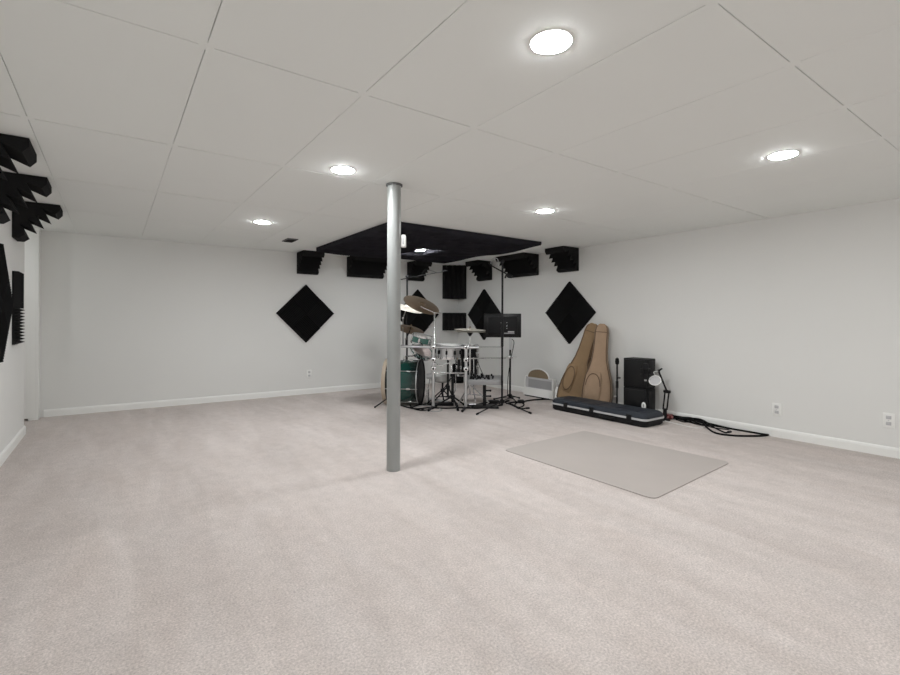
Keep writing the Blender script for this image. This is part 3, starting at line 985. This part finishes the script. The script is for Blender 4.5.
# ------------------------------------------------------------------ gig bags leaning on the right wall
def gig_bag(label, bottom, top, face, Wd, Dp, m_body, m_side, pocket, hs=1):
    bo, tp_ = Vector(bottom), Vector(top)
    L = (tp_ - bo).length
    u = (tp_ - bo).normalized()
    n = Vector(face); n = (n - u * n.dot(u)).normalized()
    w = u.cross(n).normalized()
    if w.dot(RIGHT) < 0:
        w = -w
    t_ = thing('gig_bag', label, 'gig bag', bo, 'tan gig bags by the right wall')
    keys = [(0, .72, .86), (.015, .84, .93), (.05, .95, 1), (.14, 1.0, 1), (.24, .985, 1), (.34, .90, .99), (.43, .76, .96), (.50, .64, .90),
            (.58, .53, .82), (.68, .475, .74), (.80, .455, .68), (.90, .45, .66), (.95, .41, .62), (.98, .32, .55), (1.0, .16, .45)]
    NS = 36

    def ring(tt, ww, dd, sc=1.0, off=0.0):
        pts = []
        for k in range(NS):
            a = 2 * PI * k / NS
            ca, sa = math.cos(a), math.sin(a)
            ex = .42
            x = math.copysign(abs(ca) ** ex, ca) * ww * sc / 2
            y = math.copysign(abs(sa) ** ex, sa) * dd * sc / 2 + off
            pts.append(bo + u * (tt * L) + w * x + n * y)
        return pts
    mid = []
    # smooth interpolation of the outline
    import bisect
    ts = [k[0] for k in keys]

    def val(tt, idx):
        i = min(max(bisect.bisect_right(ts, tt) - 1, 0), len(ts) - 2)
        f = (tt - ts[i]) / (ts[i + 1] - ts[i])
        return keys[i][idx] * (1 - f) + keys[i + 1][idx] * f
    samples = sorted(set(ts + [k / 40 for k in range(41)]))
    MB().loft([ring(tt, Wd * val(tt, 1), Dp * val(tt, 2)) for tt in samples]).build('body', m_body, t_, smooth=50)
    # gusset band round the sides, zip piping along both rims
    for s in (-1, 1):
        gm = MB()
        quads = []
        for tt in samples[2:-2]:
            x = Wd * val(tt, 1) / 2 + .004
            dd = Dp * val(tt, 2) * .30
            quads.append([bo + u * (tt * L) + w * (s * (x - .012)) - n * dd, bo + u * (tt * L) + w * (s * x) - n * dd,
                          bo + u * (tt * L) + w * (s * x) + n * dd, bo + u * (tt * L) + w * (s * (x - .012)) + n * dd])
        gm.loft(quads).build('gusset', m_side, t_, smooth=50)
        line = [bo + u * (tt * L) + w * (s * (Wd * val(tt, 1) / 2 - .008)) + n * (Dp * val(tt, 2) / 2 - .006) for tt in samples[1:-2]]
        MB().tube(line, .0055, n=6).build('piping', 'tand', t_)
    # pockets
    def pocket_mesh(cx, t0, t1, pw, name='pocket', top_flap=True):
        rings = []
        for k in range(9):
            tt = t0 + (t1 - t0) * k / 8
            f = 1 - abs(2 * k / 8 - 1) ** 3.5 * .25
            off = Dp * val(tt, 2) / 2
            dd = .055 * (1 - abs(2 * k / 8 - 1) ** 4 * .6)
            pts = []
            for q_ in range(24):
                a = 2 * PI * q_ / 24
                x = math.copysign(abs(math.cos(a)) ** .5, math.cos(a)) * pw * f / 2 + cx
                y = math.copysign(abs(math.sin(a)) ** .5, math.sin(a)) * dd / 2 + off
                pts.append(bo + u * (tt * L) + w * x + n * y)
            rings.append(pts)
        pk = MB().loft(rings).build(name, m_body, t_, smooth=50)
        zp = []
        for k in range(25):
            a = PI * k / 24 if top_flap else 2 * PI * k / 24
            tt = (t0 + t1) / 2 + (t1 - t0) / 2 * .86 * math.sin(a)
            zp.append(bo + u * (tt * L) + w * (cx + pw * .43 * math.cos(a)) + n * (Dp * val(tt, 2) / 2 + .027))
        MB().tube(zp, .005, n=6).build('zip', 'tand', pk)
    for args in pocket:
        pocket_mesh(*args)
    # carry handle and top seam
    hp = bo + u * (L * .52) + w * hs * (Wd * .29 + .004)
    MB().tube(spline([hp - u * .06, hp + w * hs * .035 - u * .03, hp + w * hs * .035 + u * .04, hp + u * .07], 5), .008).build('carry_handle', 'tand', t_)
    sm = [bo + u * (L * .90) + w * (Wd * val(.90, 1) * .5 * x) + n * (Dp * val(.90, 2) / 2 + .002 - .02 * abs(x) ** 6) for x in (-.9, -.6, -.3, 0, .3, .6, .9)]
    MB().tube(sm, .004, n=6).build('seam', 'tand', t_)
    return t_


g1b = on_x(568.5, 405, 4.90); g1b.z = .004
g1t = on_x(594, 323.5, 5.075)
gig_bag('darker tan gig bag leaning to the right, left of the two', g1b, g1t, cf(-.62, -1, .1), .36, .135, M['tan'], M['tano'],
        [(-.075, .14, .47, .15, 'pocket', False)])
g2b = on_x(596, 405, 4.90); g2b.z = .004
g2t = on_x(602.5, 324, 5.03)
gig_bag('lighter tan gig bag with flap pocket standing upright, right of the two', g2b, g2t, cf(-.50, -1, .1), .355, .15, M['tan2'], M['tano2'],
        [(-.045, .10, .43, .20, 'pocket', True)], hs=-1)

# ------------------------------------------------------------------ long instrument case on the floor
e0 = Vector((4.437, 4.06, 0)); e1 = Vector((4.43, 2.765, 0))
ln = (e1 - e0).normalized()
wd = Vector((-ln.y, ln.x, 0))
if wd.x < 0:
    wd = -wd
cc = (e0 + e1) / 2 + wd * .185
cL, cW = (e1 - e0).length, .37
Rc = Matrix((ln, wd, UP)).transposed()
if Rc.determinant() < 0:
    Rc = Matrix((ln, -wd, UP)).transposed()
case = thing('instrument_case', 'long dark slate hard case with silver band lying on the carpet', 'case', cc)


def slab(z0, z1, ins0, ins1, rad=.06, top_round=.0):
    rings = []
    nz = 5 if top_round else 2
    for k in range(nz):
        f = k / (nz - 1)
        z = z0 + (z1 - z0) * f
        ins = ins0 + (ins1 - ins0) * f
        if top_round:
            ang = f * PI / 2
            z = z0 + (z1 - z0) * math.sin(ang)
            ins = ins0 + (ins1 - ins0) * (1 - math.cos(ang))
        ps = []
        hx, hy = cL / 2 - ins, cW / 2 - ins
        for sx, sy, a0 in ((1, 1, 0), (-1, 1, PI / 2), (-1, -1, PI), (1, -1, 1.5 * PI)):
            for q_ in range(7):
                a = a0 + PI / 2 * q_ / 6
                ps.append(cc + Rc @ Vector((sx * (hx - rad) + rad * math.cos(a), sy * (hy - rad) + rad * math.sin(a), z)))
        rings.append(ps)
    return MB().loft(rings)


slab(.0, .014, .02, .004).build('foot_rail', 'rubber', case)
slab(.014, .068, .004, .0).build('tray', 'black', case)
slab(.068, .088, -.006, -.006).build('silver_band', 'lgrey', case)
lid = slab(.088, .142, 0.0, .035, top_round=.05).build('lid', 'slate', case, smooth=60)
for k in range(5):
    x = -.5 + .25 * k
    MB().box(cc + Rc @ Vector((x, 0, .1425)), (.014, cW - .14, .006), Rc, bev=.002).build('rib', 'slate', lid)
for x in (-.40, -.02, .46):
    p = cc - wd * (cW / 2 + .008) + ln * x + UP * .078
    lt = MB().box(p, (.055, .02, .075), Rc, bev=.005).build('latch', 'black', case)
    MB().box(p - wd * .012 + UP * .008, (.030, .008, .030), Rc, bev=.003).build('latch_tongue', 'blackm', lt)
hp = cc - wd * (cW / 2 + .004) + ln * .20 + UP * .05
MB().tube(spline([hp - ln * .09, hp - ln * .075 - wd * .035, hp + ln * .075 - wd * .035, hp + ln * .09], 6), .010).build('handle', 'black', case)

# ------------------------------------------------------------------ black cabinets by the right wall
def cabinet(name, label, c, s, badge, disc):
    t_ = thing(name, label, 'speaker', Vector(c) - UP * s[2] / 2, 'stacked black cabinets')
    MB().box(c, s, bev=.006).build('enclosure', 'black', t_)
    MB().box(Vector(c) - Vector((s[0] / 2 + .003, 0, 0)), (.008, s[1] - .03, s[2] - .03), bev=.003).build('front_panel', 'screen', t_)
    MB().box(Vector(c) + Vector((.01, -s[1] / 2 - .003, 0)), (s[0] - .06, .008, s[2] - .05), bev=.003).build('side_panel', 'blackm', t_)
    if badge:
        b_ = Vector(c) + Vector((-s[0] / 2 - .007, -s[1] * .42, -.02))
        q_ = MB().lathe([(0, 0.004), (.022, .004), (.026, 0), (0, 0)], (0, 0, 0), (-1, 0, 0), 28)
        for v in q_.bm.verts:
            v.co = Vector((v.co.x, v.co.y * 1.1, v.co.z * 1.55)) + b_
        q_.build('badge', 'white', t_)
        MB().box(b_ - Vector((.005, 0, 0)), (.003, .012, .03), bev=.001).build('badge_mark', 'grey', t_)
    return t_


cx0, cy1 = 4.87, on_x(623.5, 380, 4.87).y
cy0 = on_x(646, 380, 4.87).y
ztopc = on_x(623.5, 357.5, 4.87).z
zmid = on_x(623.5, 386.5, 4.87).z
CWD = .19
cabinet('speaker_cabinet', 'black floor cabinet under the other one, white oval badge on its front', (cx0 + CWD / 2, (cy0 + cy1) / 2, zmid / 2 + .001), (CWD, cy1 - cy0, zmid - .004), True, False)
cabinet('speaker_cabinet', 'black cabinet stacked on top of another black cabinet', (cx0 + CWD / 2, (cy0 + cy1) / 2, (zmid + ztopc) / 2), (CWD, cy1 - cy0, ztopc - zmid - .004), False, True)

# ------------------------------------------------------------------ broadcast microphone arm
XA = 4.98
def ap(px, py, x=XA):
    return on_x(px, py, x)


ab = ap(665, 413); ab.z = 0
arm = thing('desk_microphone_stand', 'black spring arm microphone stand with white pop filter beside the cabinets', 'microphone stand', ab)
MB().lathe([(0, 0.001), (.055, .001), (.055, .016), (.02, .024), (.02, .13), (0, .13)], ab, n=28).build('base', 'blackm', arm)
el = ap(667, 391.5)
base_top = ab + UP * .12
off = Vector((.0, .022, 0))
for s in (-1, 1):
    MB().rod(base_top + off * s, el + off * s, .008).build('lower_rod', 'rubber', arm)
MB().rod(el - Vector((0, .035, 0)), el + Vector((0, .035, 0)), .016).ball(el, .02).build('elbow', 'black', arm)
sh = ap(658.5, 371)
MB().rod(el, sh, .010).build('upper_rod', 'blackm', arm)
MB().ball(sh, .018).rod(sh, ap(662, 368.5), .009).build('wrist', 'black', arm)
mcn = on_x(645.5, 371.5, 4.78)
MB().rod(sh, mcn + Vector((0.02, -.01, .01)), .007).build('mic_bracket', 'blackm', arm)
mm = MB().lathe([(0, -.085), (.022, -.085), (.026, -.07), (.026, .0), (.030, .008), (.030, .07), (.024, .088), (0, .094)], mcn, n=24)
mb2 = mm.build('condenser_microphone', 'black', arm)
MB().rod(mcn - UP * .105, mcn - UP * .083, .013).build('connector', 'lgrey', mb2)
sk = MB()
for z in (-.03, .03):
    ring_torus(sk, mcn + UP * z, (0, 0, 1), .046, .004, 24)
for k in range(6):
    a = 2 * PI * k / 6
    d = Vector((math.cos(a), math.sin(a), 0)) * .046
    sk.rod(mcn + d + UP * .03, mcn + d - UP * .03, .0025, n=6)
sk.build('shock_mount', 'blackm', arm)
pf = on_x(655, 380.5, 4.82)
pn = (EYE - pf).normalized()
pn = (pn + UP * .75 - RIGHT * .2).normalized()
MB().lathe([(0, -.002), (.060, -.002), (.060, .002), (0, .002)], pf, pn, 36).build('pop_filter', 'lgrey', arm)
pr = MB(); ring_torus(pr, pf, pn, .060, .0045, 36); pr.build('pop_filter_rim', 'white', arm)
MB().tube(spline([pf + UP * .058, ap(654, 372, 4.84), sh], 6), .004).build('gooseneck', 'white', arm)

# red interface box, plugs
rb_ = on_z(667, 418.5); rb_.z = 0
ai = thing('audio_interface', 'small dark red box among cables at the end of the case', 'audio interface', rb_)
Ra = Matrix.Rotation(.2, 3, 'Z')
MB().box(rb_ + UP * .028, (.13, .12, .05), Ra, bev=.005).build('body', 'red', ai)
for k in range(3):
    p = rb_ + UP * .03 + Ra @ Vector((-.066, -.035 + .035 * k, 0))
    MB().rod(p, p + Ra @ Vector((-.012, 0, 0)), .011, n=14).build('knob', 'pink' if k == 0 else 'black', ai)
for k in range(2):
    p = rb_ + UP * .03 + Ra @ Vector((-.03 + .05 * k, -.061, 0))
    MB().rod(p, p + Ra @ Vector((0, -.012, 0)), .013, n=14).build('socket', 'pink', ai)

# ------------------------------------------------------------------ cables
def cable(label, pxs, r=.006, material='rubber', z=None, jitter=0, name='cable', plug=True):
    pts = []
    rr = random.Random(len(pxs) * 13 + int(pxs[0][0]))
    for k, p in enumerate(pxs):
        v = on_z(p[0], p[1])
        v.x = min(v.x, XR - .03)
        v.z = (p[2] if len(p) > 2 else 0) + r + .001
        pts.append(v)
    sp = spline(pts, 7)
    t_ = MB().tube(sp, r, n=8).build(name, material)
    tag(t_, label, 'cable', 'cables on the carpet')
    if plug:
        d = (sp[-1] - sp[-2]).normalized()
        MB().rod(sp[-1], sp[-1] + d * .045, r * 1.7, n=10).build('plug', 'blackm', t_)
    return t_


cable('thick black cable in a long loop reaching out along the right wall', [(672, 416), (686, 419.5, .01), (700, 424, .02), (707, 428.5), (716, 434), (733, 436.5), (755, 437), (768, 436), (768, 433), (755, 430.5), (735, 427.5), (716, 424.5, .012), (703, 422.5, .02), (690, 419.5, .02)], .009)
cable('thin black cable in a small loop inside the larger one', [(700, 423, .02), (714, 425), (730, 427.5), (728, 430), (715, 428.5), (705, 426), (694, 421.5, .015)], .005)
cable('black cable heaped along the baseboard beside the red box', [(668, 414), (674, 413.5, .03), (682, 415.5, .035), (690, 418.5, .03), (697, 421, .04), (706, 423.5, .03), (702, 425, .02), (693, 422, .02), (684, 419, .03), (677, 417.5, .02), (686, 421), (700, 425.5), (710, 426)], .008)
cable('second black cable twisted through the heap beside the red box', [(671, 418), (680, 419, .02), (688, 420.5, .03), (699, 423.5, .045), (709, 424, .03), (712, 427), (724, 433), (728, 433)], .007)
cable('short black cable end sticking out of the heap', [(676, 420), (684, 422.5), (692, 423, .02), (688, 419, .035), (679, 416, .03)], .006)
cable('thin white cable lying in front of the black cable heap', [(662, 420.5), (672, 423), (684, 426), (697, 428.5), (704, 427.5), (706, 425)], .0035, 'white')
cable('black cable running from the drum stands to the long case', [(508, 404), (514, 403), (522, 402.5), (532, 400.8), (545, 400), (556, 400)], .010, plug=False)
cable('black cable coiled on the floor right of the boom stand foot', [(506, 404), (512, 405), (519, 408), (524, 405.5), (520, 402.5), (515, 405), (518, 409), (526, 409)], .008)
cable('black cable trailing along the floor in front of the drum rack', [(396, 404), (404, 407), (415, 409.5), (430, 408.5), (446, 409), (462, 408.5), (478, 409), (492, 407.5), (500, 406)], .009)
cable('black cable curving under the bass drum pedal', [(410, 406), (414, 409.5), (424, 411), (436, 408), (430, 405.5), (421, 405), (412, 408)], .008)
cable('black cable lying between hi-hat stand and mixer', [(462, 404), (470, 406), (480, 404.5), (491, 402.5), (499, 403.5), (507, 402)], .009)
cable('thin pale cable in a loop before the kick pedal', [(415, 408), (424, 406), (434, 407), (442, 410.5), (434, 412), (424, 410)], .005, 'grey')

dc = MB().tube(spline([at(474, 352, 6.05), at(477, 360, 6.02), at(481, 370, 5.98), at(483, 374.5, 5.95)], 6), .004).build('cable', 'rubber')
tag(dc, 'thin dark cable dropping from the rack arm to the mixer', 'cable')
dc = MB().tube(spline([at(512, 339, 6.42), at(514, 343, 6.40), at(511, 358, 6.42), at(508, 378, 6.44), at(507.5, 396, 6.45)], 6), .005).build('cable', 'rubber')
tag(dc, 'dark cable hanging down from the back of the monitor', 'cable')

# black pedal boxes at the stand feet
for (px, py, sx, sy, lab) in ((494, 403.5, .16, .10, 'flat black foot pedal on the floor between mixer and boom stand'),
                              (521, 403, .085, .075, 'small black box on the floor right of the boom stand'),
                              (446, 405.5, .20, .09, 'flat black foot pedal on the floor below the snare')):
    p = on_z(px, py); p.z = 0
    t_ = thing('foot_pedal', lab, 'pedal', p, 'black pedals on the floor')
    MB().box(p + UP * .020, (sx, sy, .036), Rz, bev=.006).build('body', 'black', t_)
    MB().box(p + UP * .041 - FWD * .0, (sx * .8, sy * .6, .008), Rz, bev=.003).build('treadle', 'blackm', t_)
    MB().rod(p + UP * .038 + RIGHT * sx * .42, p + UP * .052 + RIGHT * sx * .42, .007).build('knob', 'steel', t_)

# ------------------------------------------------------------------ arch-topped white box against the right wall
ax0 = 4.93
pL = Vector((ax0, on_x(523.5, 390, ax0).y, 0)); pR = Vector((ax0, on_x(553, 390, ax0).y, 0))
wv = (pR - pL); Wb = wv.length; wv.normalize()
nv = Vector((-1, 0, 0))
bxt = thing('arched_box', 'white box with grey panel and brown half-round top against the wall', 'box', (pL + pR) / 2 + Vector((.06, 0, 0)))
DB = .07


def Q(x, z, d=0.0):
    return pL + wv * (x * Wb) + UP * z - nv * d


zb = .130
MB().prism([Q(0, .018), Q(1, .018), Q(1, zb), Q(0.01, zb)], -nv * DB).build('base', 'white', bxt, smooth=0)
MB().prism([Q(.03, 0, .006), Q(.97, 0, .006), Q(.97, .02, .006), Q(.03, .02, .006)], -nv * (DB - .012)).build('plinth', 'black', bxt, smooth=0)
MB().prism([Q(.07, zb, .012), Q(.98, zb, .012), Q(.98, .285, .012), Q(.07, .29, .012)], -nv * (DB - .02)).build('panel', 'lgrey', bxt, smooth=0)
MB().prism([Q(.16, zb + .01, .008), Q(.93, zb + .01, .008), Q(.93, .255, .008), Q(.16, .26, .008)], -nv * .008).build('inner_panel', 'grey', bxt, smooth=0)
arch = [Q(.15 + .68 * (.5 - .5 * math.cos(PI * k / 18)), .285 + .115 * math.sin(PI * k / 18), .006) for k in range(19)]
MB().prism(arch, -nv * .03).build('arch_top', 'brown', bxt, smooth=0)
rim = [Q(0.0, .03, .01), Q(.02, .18, .01), Q(.06, .29, .01)] + [Q(.13 + .72 * (.5 - .5 * math.cos(PI * k / 14)), .290 + .125 * math.sin(PI * k / 14), .012) for k in range(15)] + [Q(.93, .293, .01), Q(.985, .288, .01)]
MB().tube(spline(rim, 3), .008, n=8).build('rim', 'white', bxt)
MB().prism([Q(.955, zb, .008), Q(1.0, zb, .008), Q(1.0, .288, .008), Q(.955, .288, .008)], -nv * (DB - .01)).build('side_post', 'white', bxt, smooth=0)

# small white bottle between the box and the gig bag
wb = on_x(557.5, 388, 4.86)
wbb = Vector((wb.x, wb.y, 0))
bo_ = thing('spray_bottle', 'slim white bottle standing between the arched box and gig bag', 'bottle', wbb)
MB().lathe([(0, .001), (.030, .001), (.032, .01), (.032, .17), (.020, .20), (.012, .215), (0, .215)], wbb, n=24).build('body', 'white', bo_)
MB().lathe([(0, .213), (.014, .213), (.014, .25), (.010, .258), (0, .258)], wbb, n=18).build('cap', 'lgrey', bo_)

# ------------------------------------------------------------------ camera & view
cam = bpy.data.cameras.new('camera')
cam.sensor_fit = 'HORIZONTAL'
cam.sensor_width = 36
cam.lens = F_PX / 900 * 36
cam.shift_x = 0
cam.shift_y = (HORIZON - 337.5) / 900
cam.clip_start = .02
co = bpy.data.objects.new('camera', cam)
COL.objects.link(co)
Xc = RIGHT; Yc = UP; Zc = -FWD
Rcam = Matrix((Xc, Yc, Zc)).transposed() @ Matrix.Rotation(ROLL, 3, 'Z')
co.matrix_world = Matrix.Translation(EYE) @ Rcam.to_4x4()
SC.camera = co

w = bpy.data.worlds.new('world')
SC.world = w
w.use_nodes = True
w.node_tree.nodes['Background'].inputs[0].default_value = (.02, .02, .02, 1)

vs = SC.view_settings
vs.view_transform = 'Standard'
vs.look = 'None'
vs.gamma = 1
vs.use_curve_mapping = False
vs.exposure = 0.0
SC.cycles.max_bounces = 14
SC.cycles.diffuse_bounces = 8
SC.cycles.caustics_reflective = False
SC.cycles.caustics_refractive = False
SC.cycles.sample_clamp_indirect = 8

for o in bpy.data.objects:
    if '_w' in o:
        del o['_w']
